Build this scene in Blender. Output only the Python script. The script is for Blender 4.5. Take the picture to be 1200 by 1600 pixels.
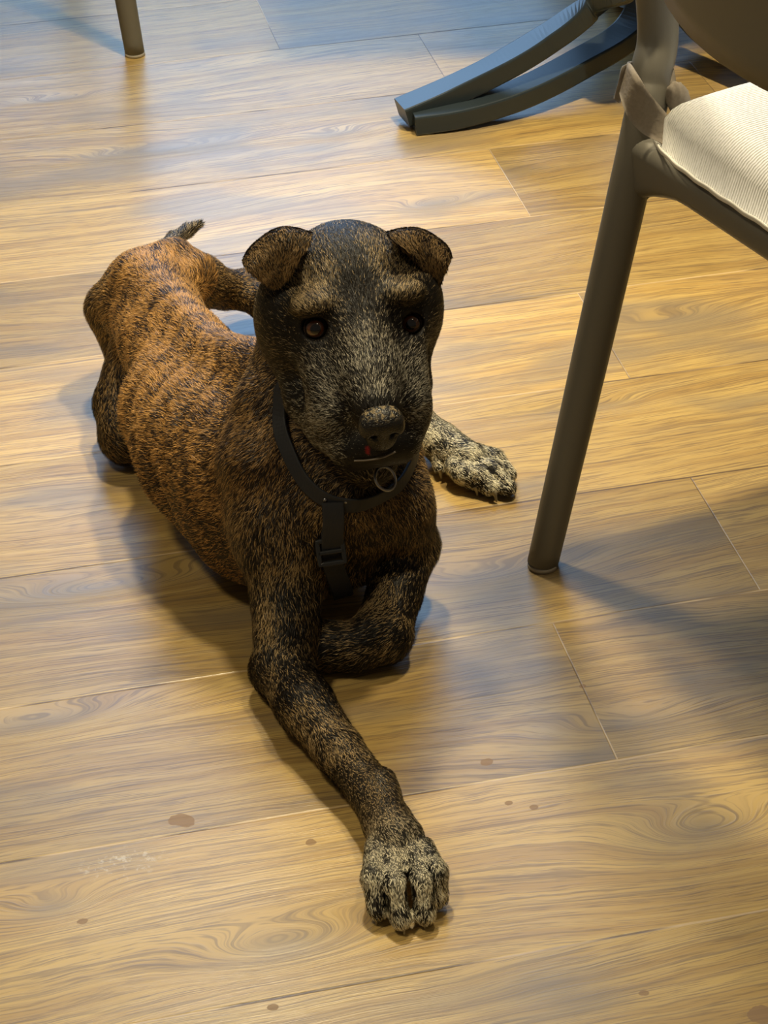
import bpy, bmesh, math, random
import numpy as np
from mathutils import Vector, Matrix

for _o in list(bpy.data.objects):
    bpy.data.objects.remove(_o)
SC = bpy.context.scene
COL = SC.collection

# ------------------------------------------------------------------ camera
CAM_H = 1.32
PITCH = math.radians(34.174)
ROLL = math.radians(-1.780)
FPX = 3536.0
YAW = math.radians(11.517)          # direction of the floor planks
PW = CAM_H / 6.308                  # plank width
F_ = np.array([0, math.cos(PITCH), -math.sin(PITCH)])
R_ = np.array([1.0, 0, 0])
U_ = np.cross(R_, F_)
CR = R_ * math.cos(ROLL) + U_ * math.sin(ROLL)
CU = -R_ * math.sin(ROLL) + U_ * math.cos(ROLL)
CP = np.array([0, 0, CAM_H])

cam = bpy.data.objects.new('camera', bpy.data.cameras.new('camera'))
COL.objects.link(cam)
cam.data.sensor_fit = 'HORIZONTAL'
cam.data.sensor_width = 36
cam.data.lens = 36 * FPX / 1200
cam.data.clip_start = 0.01
m = Matrix.Identity(4)
for i in range(3):
    m[i][0] = CR[i]; m[i][1] = CU[i]; m[i][2] = -F_[i]; m[i][3] = CP[i]
cam.matrix_world = m
SC.camera = cam

# ------------------------------------------------------------------ world, lights, exposure
SC.view_settings.view_transform = 'Standard'
SC.view_settings.look = 'None'
SC.view_settings.gamma = 1
SC.view_settings.use_curve_mapping = False
SC.view_settings.exposure = -0.2
world = bpy.data.worlds.new('world'); SC.world = world
world.use_nodes = True
world.node_tree.nodes['Background'].inputs[0].default_value = (0.80, 0.66, 0.50, 1)
world.node_tree.nodes['Background'].inputs[1].default_value = 0.12

def area(name, loc, target, sx, sy, col, power, shape='RECTANGLE', spread=180):
    l = bpy.data.lights.new(name, 'AREA'); l.shape = shape
    l.size = sx
    if shape in ('RECTANGLE', 'ELLIPSE'): l.size_y = sy
    l.color = col; l.energy = power; l.spread = math.radians(spread)
    o = bpy.data.objects.new(name, l); COL.objects.link(o)
    o.location = loc
    d = Vector(target) - Vector(loc)
    o.rotation_euler = d.to_track_quat('-Z', 'Y').to_euler()
    return o
# daylight through the tall windows at the far side of the room
area('window_daylight', (-0.20, 5.0, 2.0), (-0.20, 2.6, 1.3), 1.8, 2.5, (0.33, 0.60, 1.0), 92)
# warm ceiling downlights
WARM = (1.0, 0.84, 0.54)
area('ceiling_lamp', (0.50, 2.15, 2.45), (0.30, 2.50, 0), 0.16, 0.16, WARM, 11, 'DISK', 64)
area('ceiling_lamp', (-0.15, 2.75, 2.45), (-0.55, 1.95, 0), 0.20, 0.20, WARM, 11.5, 'DISK', 84)
area('ceiling_lamp', (-0.90, 1.05, 2.45), (-0.60, 1.35, 0), 0.30, 0.30, WARM, 5.5, 'DISK', 80)
area('ceiling_lamp', (0.95, 0.55, 2.45), (0.7, 0.9, 0), 0.30, 0.30, WARM, 2, 'DISK')

# ------------------------------------------------------------------ helpers
def ray(x, y):
    return CR * (x - 600) / FPX - CU * (y - 800) / FPX + F_

def at(x, y, z):
    """world point at height z seen at photo position x, y"""
    d = ray(x, y)
    return CP + d * ((z - CAM_H) / d[2])

def tag(o, label=None, cat=None, group=None, kind=None):
    if label: o['label'] = label
    if cat: o['category'] = cat
    if group: o['group'] = group
    if kind: o['kind'] = kind
    return o

def empty(name, loc, rz=0):
    o = bpy.data.objects.new(name, None); COL.objects.link(o)
    o.location = loc; o.rotation_euler = (0, 0, rz)
    o.empty_display_size = 0.05
    bpy.context.view_layer.update()
    return o

def link(name, me, mat, parent=None, smooth=True):
    o = bpy.data.objects.new(name, me); COL.objects.link(o)
    if mat: me.materials.append(mat)
    if smooth:
        me.polygons.foreach_set('use_smooth', [True] * len(me.polygons))
    if parent:
        o.parent = parent
        o.matrix_parent_inverse = world_matrix(parent).inverted()
    return o

def world_matrix(o):
    mm = Matrix.Translation(o.location) @ o.rotation_euler.to_matrix().to_4x4()
    if o.parent:
        mm = world_matrix(o.parent) @ o.matrix_parent_inverse @ mm
    return mm

def mesh_from(name, v, f):
    me = bpy.data.meshes.new(name)
    me.from_pydata([tuple(map(float, p)) for p in v], [], [tuple(int(i) for i in q) for q in f])
    me.update()
    return me

def catmull(P, n=8):
    P = [np.array(p, float) for p in P]
    P = [2 * P[0] - P[1]] + P + [2 * P[-1] - P[-2]]
    out = []
    for i in range(1, len(P) - 2):
        for k in range(n):
            t = k / n
            out.append(0.5 * ((2 * P[i]) + (-P[i-1] + P[i+1]) * t + (2*P[i-1] - 5*P[i] + 4*P[i+1] - P[i+2]) * t*t
                              + (-P[i-1] + 3*P[i] - 3*P[i+1] + P[i+2]) * t**3))
    out.append(P[-2])
    return np.array(out)

def unit(v):
    v = np.asarray(v, float)
    return v / (np.linalg.norm(v) + 1e-12)

def sweep(path, up, prof, closed_ends=True, scales=None, closed=False):
    """sweep a closed 2D profile (side, up) along path; up: vector or list"""
    path = np.array(path); n = len(path); mprof = len(prof)
    v = []; f = []
    for i in range(n):
        if closed:
            t = path[(i + 1) % n] - path[i - 1]
        else:
            t = path[min(i + 1, n - 1)] - path[max(i - 1, 0)]
        t = unit(t)
        u0 = np.array(up[i] if isinstance(up, (list, np.ndarray)) and np.ndim(up) == 2 else up, float)
        s = unit(np.cross(t, u0)); u = np.cross(s, t)
        sc = scales[i] if scales is not None else 1.0
        for a, b in prof:
            v.append(path[i] + s * a * sc + u * b * sc)
    rng = n if closed else n - 1
    for i in range(rng):
        j = (i + 1) % n
        for k in range(mprof):
            l = (k + 1) % mprof
            f.append((i*mprof + k, i*mprof + l, j*mprof + l, j*mprof + k))
    if closed_ends and not closed:
        f.append(tuple(range(mprof))[::-1]); f.append(tuple((n-1)*mprof + k for k in range(mprof)))
    return np.array(v), f

def rrect(w, h, r, n=4):
    """rounded rectangle profile"""
    out = []
    for cx, cy, a0 in ((w/2-r, h/2-r, 0), (-w/2+r, h/2-r, 90), (-w/2+r, -h/2+r, 180), (w/2-r, -h/2+r, 270)):
        for k in range(n + 1):
            a = math.radians(a0 + 90 * k / n)
            out.append((cx + r*math.cos(a), cy + r*math.sin(a)))
    return out

def circ(r, n=24, ry=None):
    ry = r if ry is None else ry
    return [(r*math.cos(2*math.pi*k/n), ry*math.sin(2*math.pi*k/n)) for k in range(n)]

# ------------------------------------------------------------------ node helpers
class NT:
    def __init__(s, name):
        s.m = bpy.data.materials.new(name); s.m.use_nodes = True
        s.t = s.m.node_tree; s.n = s.t.nodes; s.b = s.n['Principled BSDF']
    def node(s, typ, **kw):
        n = s.n.new(typ)
        for k, v in kw.items(): setattr(n, k, v)
        return n
    def put(s, sock, v):
        if isinstance(v, bpy.types.NodeSocket): s.t.links.new(v, sock)
        elif v is not None:
            if isinstance(v, (tuple, list)) and len(v) == 3 and sock.type == 'RGBA': v = (*v, 1)
            sock.default_value = v
    def math(s, op, a, b=None, c=None, clamp=False):
        n = s.node('ShaderNodeMath', operation=op, use_clamp=clamp)
        s.put(n.inputs[0], a)
        if b is not None: s.put(n.inputs[1], b)
        if c is not None: s.put(n.inputs[2], c)
        return n.outputs[0]
    def noise(s, vec, scale, detail=3, rough=0.5, dist=0.0, dim='3D', w=None):
        n = s.node('ShaderNodeTexNoise', noise_dimensions=dim)
        if vec is not None: s.put(n.inputs['Vector'], vec)
        if w is not None: s.put(n.inputs['W'], w)
        n.inputs['Scale'].default_value = scale; n.inputs['Detail'].default_value = detail
        n.inputs['Roughness'].default_value = rough; n.inputs['Distortion'].default_value = dist
        return n.outputs['Fac']
    def comb(s, x, y, z):
        n = s.node('ShaderNodeCombineXYZ')
        s.put(n.inputs[0], x); s.put(n.inputs[1], y); s.put(n.inputs[2], z)
        return n.outputs[0]
    def mix(s, fac, a, b, mode='MIX'):
        n = s.node('ShaderNodeMix', data_type='RGBA', blend_type=mode)
        s.put(n.inputs[0], fac); s.put(n.inputs[6], a); s.put(n.inputs[7], b)
        return n.outputs[2]
    def ramp(s, fac, lo, hi, a=0.0, b=1.0):
        n = s.node('ShaderNodeMapRange', interpolation_type='SMOOTHSTEP')
        s.put(n.inputs[0], fac); n.inputs[1].default_value = lo; n.inputs[2].default_value = hi
        n.inputs[3].default_value = a; n.inputs[4].default_value = b
        return n.outputs[0]
    def bump(s, h, strength=0.3, dist=0.001):
        n = s.node('ShaderNodeBump'); n.inputs['Strength'].default_value = strength
        n.inputs['Distance'].default_value = dist; s.put(n.inputs['Height'], h)
        s.put(s.b.inputs['Normal'], n.outputs[0])
    def obj(s):
        n = s.node('ShaderNodeTexCoord'); return n.outputs['Object']
    def set(s, **kw):
        for k, v in kw.items():
            s.put(s.b.inputs[k.replace('_', ' ')], v)
        return s

# ------------------------------------------------------------------ floor
def floor_uv(P):
    """plank coordinates (in plank widths) of a world point"""
    return ((P[0]*math.cos(YAW) + P[1]*math.sin(YAW)) / PW, (-P[0]*math.sin(YAW) + P[1]*math.cos(YAW)) / PW)

def floor_material():
    t = NT('oak_plank_floor')
    sep = t.node('ShaderNodeSeparateXYZ'); t.put(sep.inputs[0], t.obj())
    u, v = sep.outputs[0], sep.outputs[1]
    u = t.math('DIVIDE', u, PW); v = t.math('DIVIDE', v, PW)
    k = t.math('SUBTRACT', 15.018, v)
    row = t.math('FLOOR', k); fv = t.math('FRACT', k)
    # end joints: even rows at 3.43, rows 7 and -1 at 2.41, the others shifted away
    odd = t.math('ABSOLUTE', t.math('MODULO', row, 2.0))
    is7 = t.math('COMPARE', row, 7.0, 0.1); ism1 = t.math('COMPARE', row, -1.0, 0.1)
    sp = t.math('MAXIMUM', is7, ism1)
    is8 = t.math('COMPARE', row, 8.0, 0.1)
    off = t.math('ADD', 3.42, t.math('MULTIPLY', odd, 1.7))
    off = t.math('ADD', off, t.math('MULTIPLY', sp, -2.71))
    off = t.math('ADD', off, t.math('MULTIPLY', is8, 2.0))
    uu = t.math('DIVIDE', t.math('SUBTRACT', u, off), 6.0)
    pl = t.math('FLOOR', uu); fu = t.math('FRACT', uu)
    wn = t.node('ShaderNodeTexWhiteNoise', noise_dimensions='2D'); t.put(wn.inputs[0], t.comb(row, pl, 0.0))
    rnd = wn.outputs['Value']
    # grain field: distance across the plank, pushed aside by knots
    r10 = t.math('MULTIPLY', rnd, 37.0)
    warp = t.noise(t.comb(t.math('MULTIPLY', u, 0.32), t.math('MULTIPLY', v, 1.1), r10), 1.0, 1, 0.4)
    wob = t.noise(t.comb(t.math('MULTIPLY', u, 2.2), t.math('MULTIPLY', v, 5.0), r10), 1.0, 2, 0.5)
    G = t.math('ADD', v, t.math('MULTIPLY', t.math('SUBTRACT', warp, 0.5), 0.55))
    G = t.math('ADD', G, t.math('MULTIPLY', t.math('SUBTRACT', wob, 0.5), 0.05))
    knots = [((1100, 1298), 0.34, .34, .15), ((445, 1478), 0.30, .34, .13), ((80, 1418), .2, .22, .10), ((680, 318), 0.22, .22, .08), ((520, 210), 0.22, .30, .09),
             ((165, 918), 0.26, .5, .10), ((90, 155), 0.2, .3, .08), ((60, 1130), .28, .5, .11), ((1050, 500), .22, .4, .1),
             ((250, 235), .3, .7, .10), ((905, 640), .2, .5, .08), ((770, 900), .22, .45, .12), ((990, 1130), .2, .4, .1), ((1010, 300), .2, .3, .1)]
    dark = None
    for (px, py), amp, a, b in knots:
        ku, kv = floor_uv(at(px, py, 0))
        du = t.math('DIVIDE', t.math('SUBTRACT', u, ku), a); dv = t.math('DIVIDE', t.math('SUBTRACT', v, kv), b)
        q = t.math('ADD', t.math('MULTIPLY', du, du), t.math('MULTIPLY', dv, dv))
        g = t.math('POWER', 2.718, t.math('MULTIPLY', q, -1.0))
        G = t.math('ADD', G, t.math('MULTIPLY', g, amp*.62))
        gd = t.math('MULTIPLY', t.math('POWER', 2.718, t.math('MULTIPLY', q, -2.5)), 1.0)
        dark = gd if dark is None else t.math('MAXIMUM', dark, gd)
    fine = t.noise(t.comb(t.math('MULTIPLY', G, 84.0), t.math('MULTIPLY', u, 0.9), r10), 1.0, 3, 0.65)
    mid = t.noise(t.comb(t.math('MULTIPLY', G, 17.0), t.math('MULTIPLY', u, .6), r10), 1.0, 3, 0.55)
    pores = t.noise(t.comb(t.math('MULTIPLY', G, 150.0), t.math('MULTIPLY', u, 5.0), r10), 1.0, 2, 0.6)
    patch = t.noise(t.comb(t.math('MULTIPLY', u, 0.9), t.math('MULTIPLY', v, 2.2), r10), 1.0, 2, 0.5)
    light = (0.55, 0.380, 0.130); tan = (0.42, 0.270, 0.088); brown = (0.17, 0.112, 0.06); grey = (0.22, 0.18, 0.13)
    c = t.mix(t.ramp(mid, .35, .68), light, tan)
    c = t.mix(t.ramp(fine, .50, .64, 0, .56), c, brown)
    c = t.mix(t.ramp(pores, .50, .66, 0, .55), c, brown)
    c = t.mix(t.ramp(patch, .50, .70, 0, .60), c, grey)
    c = t.mix(t.math('MULTIPLY', dark, .55), c, grey)
    tone = t.ramp(rnd, 0, 1, 0.76, 1.14)
    tn = t.node('ShaderNodeMix', data_type='RGBA', blend_type='MULTIPLY'); tn.inputs[0].default_value = 1
    t.put(tn.inputs[6], c); t.put(tn.inputs[7], t.comb(tone, tone, tone)); c = tn.outputs[2]
    # seams
    e1 = t.math('MULTIPLY', t.math('MINIMUM', fv, t.math('SUBTRACT', 1.0, fv)), PW)
    e2 = t.math('MULTIPLY', t.math('MINIMUM', fu, t.math('SUBTRACT', 1.0, fu)), PW * 6)
    e = t.math('MINIMUM', e1, e2)
    seam = t.math('MAXIMUM', t.ramp(e1, .0005, .0019, 1, 0), t.ramp(e2, .0003, .0011, .7, 0))
    sn = t.noise(t.comb(u, v, 0.0), 1.3, 2)
    sc_ = t.mix(t.ramp(sn, .42, .58), (0.10, .06, .03), (.62, .45, .24))
    c = t.mix(t.math('MULTIPLY', seam, .9), c, sc_)
    # dried spots on the floor
    spots = [(286, 1282, .0095), (130, 1439, .0045), (760, 1190, .005), (834, 1261, .0035), (1006, 1552, .004), (1190, 1584, .010),
             (426, 1574, .004), (795, 1255, .003), (910, 1072, .003), (486, 1316, .004)]
    sacc = None
    wv = t.noise(t.comb(u, v, 0.0), 14, 2)
    for px, py, r in spots:
        ku, kv = floor_uv(at(px, py, 0))
        du = t.math('MULTIPLY', t.math('SUBTRACT', u, ku), PW / 1.25); dv = t.math('MULTIPLY', t.math('SUBTRACT', v, kv), PW)
        q = t.math('SQRT', t.math('ADD', t.math('MULTIPLY', du, du), t.math('MULTIPLY', dv, dv)))
        q = t.math('SUBTRACT', t.math('ADD', q, t.math('MULTIPLY', wv, r*1.6)), r * 1.7)
        q = t.ramp(q, -.0004, .0004, 1, 0)
        sacc = q if sacc is None else t.math('MAXIMUM', sacc, q)
    c = t.mix(t.math('MULTIPLY', sacc, .8), c, (.22, .115, .03))
    # pale dried smear
    ku, kv = floor_uv(at(190, 1350, 0))
    du = t.math('DIVIDE', t.math('SUBTRACT', u, ku), .22); dv = t.math('DIVIDE', t.math('SUBTRACT', v, kv), .12)
    q = t.math('ADD', t.math('MULTIPLY', du, du), t.math('MULTIPLY', dv, dv))
    sm = t.math('MULTIPLY', t.ramp(q, 0, 1, 1, 0), t.ramp(t.noise(t.comb(u, v, 0.0), 22, 4, .7), .52, .66))
    c = t.mix(t.math('MULTIPLY', sm, .5), c, (.75, .7, .6))
    rough = t.math('ADD', 0.24, t.math('MULTIPLY', fine, 0.16))
    rough = t.math('ADD', rough, t.math('MULTIPLY', sacc, .15))
    t.set(Base_Color=c, Roughness=rough)
    t.b.inputs['Specular IOR Level'].default_value = 0.55
    h = t.math('SUBTRACT', t.math('ADD', t.math('MULTIPLY', fine, .5), t.math('MULTIPLY', pores, .35)), t.math('MULTIPLY', seam, .8))
    t.bump(h, .42, .0010)
    return t.m

S = 7.0
fl = link('floor', mesh_from('floor', [(-S, -S, 0), (S, -S, 0), (S, S, 0), (-S, S, 0)], [(0, 1, 2, 3)]), floor_material(), smooth=False)
fl.rotation_euler = (0, 0, YAW)
fl.location = (0, 0, 0)
tag(fl, kind='structure')

# ------------------------------------------------------------------ signed distance field modelling
class Field:
    def __init__(s, lo, hi, h):
        s.lo = np.array(lo, float); s.h = h
        s.n = (np.ceil((np.array(hi) - s.lo) / h)).astype(int) + 1
        s.D = np.full(s.n, 0.2, np.float32)
        s.prims = []
    def box(s, lo, hi):
        i0 = np.clip(np.floor((np.array(lo) - s.lo) / s.h).astype(int), 0, s.n)
        i1 = np.clip(np.ceil((np.array(hi) - s.lo) / s.h).astype(int) + 1, 0, s.n)
        if np.any(i1 <= i0): return None
        sl = tuple(slice(a, b) for a, b in zip(i0, i1))
        ax = [s.lo[k] + s.h * np.arange(i0[k], i1[k]) for k in range(3)]
        X = np.stack(np.meshgrid(*ax, indexing='ij'), -1).astype(np.float32)
        return sl, X
    def blend(s, sl, d, k, sub=False):
        a = s.D[sl]
        if sub:
            d = -d; h = np.maximum(k - np.abs(a - d), 0) / k
            s.D[sl] = np.maximum(a, d) + h*h*k*.25
        else:
            h = np.maximum(k - np.abs(a - d), 0) / k
            s.D[sl] = np.minimum(a, d) - h*h*k*.25
    def cap(s, a, b, ra, rb, k=.02, tagname='', sub=False, flow=True):
        a = np.array(a, float); b = np.array(b, float); M = max(ra, rb) + k + .012
        r = s.box(np.minimum(a, b) - M, np.maximum(a, b) + M)
        if r is None: return
        sl, X = r
        ab = b - a; L = max(ab @ ab, 1e-9)
        t = np.clip(((X - a) @ ab) / L, 0, 1)
        d = np.linalg.norm(X - a - t[..., None]*ab, axis=-1) - (ra + (rb - ra)*t)
        s.blend(sl, d, k, sub)
        if not sub: s.prims.append((a, b, ra, rb, tagname))
    def chain(s, pts, k=.02, tagname=''):
        P = np.array([p for p, r in pts], float); rr = np.array([r for p, r in pts]); M = rr.max() + k + .012
        g = s.box(P.min(0) - M, P.max(0) + M)
        if g is None: return
        sl, X = g; d = None
        for i in range(len(P) - 1):
            a, b, ra, rb = P[i], P[i+1], rr[i], rr[i+1]
            ab = b - a; L = max(ab @ ab, 1e-9)
            t = np.clip(((X - a) @ ab) / L, 0, 1)
            e = np.linalg.norm(X - a - t[..., None]*ab, axis=-1) - (ra + (rb - ra)*t)
            if d is None: d = e
            else:
                kk = .006; h = np.maximum(kk - np.abs(d - e), 0)/kk; d = np.minimum(d, e) - h*h*kk*.25
            s.prims.append((a, b, ra, rb, tagname))
        s.blend(sl, d, k)
    def ell(s, c, rad, rot=None, k=.02, tagname='', sub=False, flow=None):
        c = np.array(c, float); rad = np.array(rad, float); M = rad.max() + k + .012
        rot = np.eye(3) if rot is None else np.array(rot)   # columns = axes
        r = s.box(c - M, c + M)
        if r is None: return
        sl, X = r
        q = (X - c) @ rot
        k0 = np.linalg.norm(q / rad, axis=-1); k1 = np.linalg.norm(q / rad**2, axis=-1) + 1e-9
        s.blend(sl, k0*(k0 - 1)/k1, k, sub)
        if not sub:
            fl_ = np.zeros(3) if flow is None else np.array(flow)*rad.min()*.5
            s.prims.append((c - fl_, c + fl_, rad.min()*.9, rad.min()*.9, tagname))
    def smooth(s, it=1):
        for _ in range(it):
            for ax in range(3):
                D = s.D; c = D.copy()
                sl0 = [slice(None)]*3; sl1 = [slice(None)]*3; slm = [slice(None)]*3
                slm[ax] = slice(1, -1); sl0[ax] = slice(0, -2); sl1[ax] = slice(2, None)
                c[tuple(slm)] = .5*D[tuple(slm)] + .25*(D[tuple(sl0)] + D[tuple(sl1)])
                s.D = c
    def val(s, P):
        P = np.atleast_2d(P); q = (P - s.lo) / s.h
        i = np.floor(q).astype(int); i = np.clip(i, 0, s.n - 2); f = np.clip(q - i, 0, 1)
        r = 0
        for dx in (0, 1):
            for dy in (0, 1):
                for dz in (0, 1):
                    w = (f[:, 0] if dx else 1-f[:, 0])*(f[:, 1] if dy else 1-f[:, 1])*(f[:, 2] if dz else 1-f[:, 2])
                    r = r + w*s.D[i[:, 0]+dx, i[:, 1]+dy, i[:, 2]+dz]
        return r
    def grad(s, P, e=.003):
        P = np.atleast_2d(P)
        g = np.stack([s.val(P + e*np.eye(3)[k]) - s.val(P - e*np.eye(3)[k]) for k in range(3)], -1)
        return g / (np.linalg.norm(g, axis=1, keepdims=True) + 1e-9)
    def hit(s, o, d, off=0.0, tmax=3.0, start=0.0):
        d = unit(d); t = start
        for _ in range(400):
            p = o + d*t
            if np.any(p < s.lo) or np.any(p > s.lo + s.h*(s.n - 1)):
                t += .01
                if t > tmax: break
                continue
            v = s.val(p)[0] - off
            if v < .0003: return p
            t += min(max(v*.7, .0005), .008)
            if t > tmax: break
        return None
    def nets(s, h_iso=0.0):
        """naive surface nets"""
        D = s.D - h_iso; sg = D < 0
        mixed = np.zeros(np.array(D.shape) - 1, bool)
        c0 = sg[:-1, :-1, :-1]
        for dx in (0, 1):
            for dy in (0, 1):
                for dz in (0, 1):
                    mixed |= sg[dx:dx+c0.shape[0], dy:dy+c0.shape[1], dz:dz+c0.shape[2]] != c0
        idx = np.argwhere(mixed)
        vid = np.full(mixed.shape, -1, np.int64); vid[mixed] = np.arange(len(idx))
        acc = np.zeros((len(idx), 3)); cnt = np.zeros(len(idx))
        cor = [(a, b, c) for a in (0, 1) for b in (0, 1) for c in (0, 1)]
        for A in cor:
            for k in range(3):
                if A[k] == 0:
                    B = list(A); B[k] = 1
                    da = D[idx[:, 0]+A[0], idx[:, 1]+A[1], idx[:, 2]+A[2]]
                    db = D[idx[:, 0]+B[0], idx[:, 1]+B[1], idx[:, 2]+B[2]]
                    ok = (da < 0) != (db < 0)
                    t = np.where(ok, da/(da - db + 1e-20), 0)
                    p = np.array(A, float)[None]*np.ones((len(idx), 1)); p[:, k] += t
                    acc += p*ok[:, None]; cnt += ok
        V = s.lo + s.h*(idx + acc/cnt[:, None])
        Q = []
        for k in range(3):
            i, j = [(1, 2), (2, 0), (0, 1)][k]
            sa = [slice(1, -1)]*3; sb = [slice(1, -1)]*3
            sa[k] = slice(0, -1); sb[k] = slice(1, None)
            a = sg[tuple(sa)]; b = sg[tuple(sb)]
            for flip in (False, True):
                e = np.argwhere((a & ~b) if not flip else (~a & b))
                e = e + np.array([0 if q == k else 1 for q in range(3)])
                di = np.eye(3, dtype=int)[i]; dj = np.eye(3, dtype=int)[j]
                q = [vid[tuple((e - di - dj).T)], vid[tuple((e - dj).T)], vid[tuple(e.T)], vid[tuple((e - di).T)]]
                q = np.stack(q, -1)
                if flip: q = q[:, ::-1]
                Q.append(q[(q >= 0).all(1)])
        return V, np.concatenate(Q)

def fast_mesh(name, V, faces_list, normals=None, color=None):
    """faces_list: list of integer arrays (n,3) or (n,4)"""
    me = bpy.data.meshes.new(name)
    me.vertices.add(len(V)); me.vertices.foreach_set('co', np.asarray(V, np.float32).ravel())
    loops = np.concatenate([f.ravel() for f in faces_list])
    sizes = np.concatenate([np.full(len(f), f.shape[1]) for f in faces_list])
    me.loops.add(len(loops)); me.loops.foreach_set('vertex_index', loops.astype(np.int32))
    me.polygons.add(len(sizes))
    me.polygons.foreach_set('loop_start', np.concatenate([[0], np.cumsum(sizes)[:-1]]).astype(np.int32))
    me.update(calc_edges=True)
    me.polygons.foreach_set('use_smooth', np.ones(len(sizes), bool))
    if color is not None:
        a = me.color_attributes.new('Col', 'FLOAT_COLOR', 'POINT')
        a.data.foreach_set('color', np.concatenate([color, np.ones((len(V), 1))], 1).astype(np.float32).ravel())
    me.validate()
    if normals is not None:
        me.normals_split_custom_set_from_vertices(np.asarray(normals, float).tolist())
    return me

# cheap value noise for colouring
_rs = np.random.RandomState(5)
_lat = _rs.rand(64, 64, 64)
def vnoise(P, scale):
    q = np.asarray(P)*scale; i = np.floor(q).astype(int); f = q - i; f = f*f*(3 - 2*f)
    r = 0
    for dx in (0, 1):
        for dy in (0, 1):
            for dz in (0, 1):
                w = (f[..., 0] if dx else 1-f[..., 0])*(f[..., 1] if dy else 1-f[..., 1])*(f[..., 2] if dz else 1-f[..., 2])
                r = r + w*_lat[(i[..., 0]+dx) % 64, (i[..., 1]+dy) % 64, (i[..., 2]+dz) % 64]
    return r
def sstep(x, a, b):
    t = np.clip((x - a)/(b - a), 0, 1); return t*t*(3 - 2*t)

# ------------------------------------------------------------------ the dog
HP = math.radians(17); HY = math.radians(11)
HF = np.array([math.sin(HY)*math.cos(HP), -math.cos(HY)*math.cos(HP), -math.sin(HP)])
HR = unit(np.cross(np.array([0, 0, 1.0]), HF) * -1)
if HR[0] < 0: HR = -HR
HROLL = math.radians(1.0)
HU = np.cross(HF, HR)
HR, HU = HR*math.cos(HROLL) + HU*math.sin(HROLL), HU*math.cos(HROLL) - HR*math.sin(HROLL)
HO = at(566, 505, .345)
HROT = np.stack([HR, HF, HU], 1)
def hd(x, y, z): return HO + HR*x + HF*y + HU*z
def hray(px, py, y):
    """point in the head's frame plane y seen at photo position"""
    d = ray(px, py); t = (y - (CP - HO) @ HF) / (d @ HF)
    return CP + d*t

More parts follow.
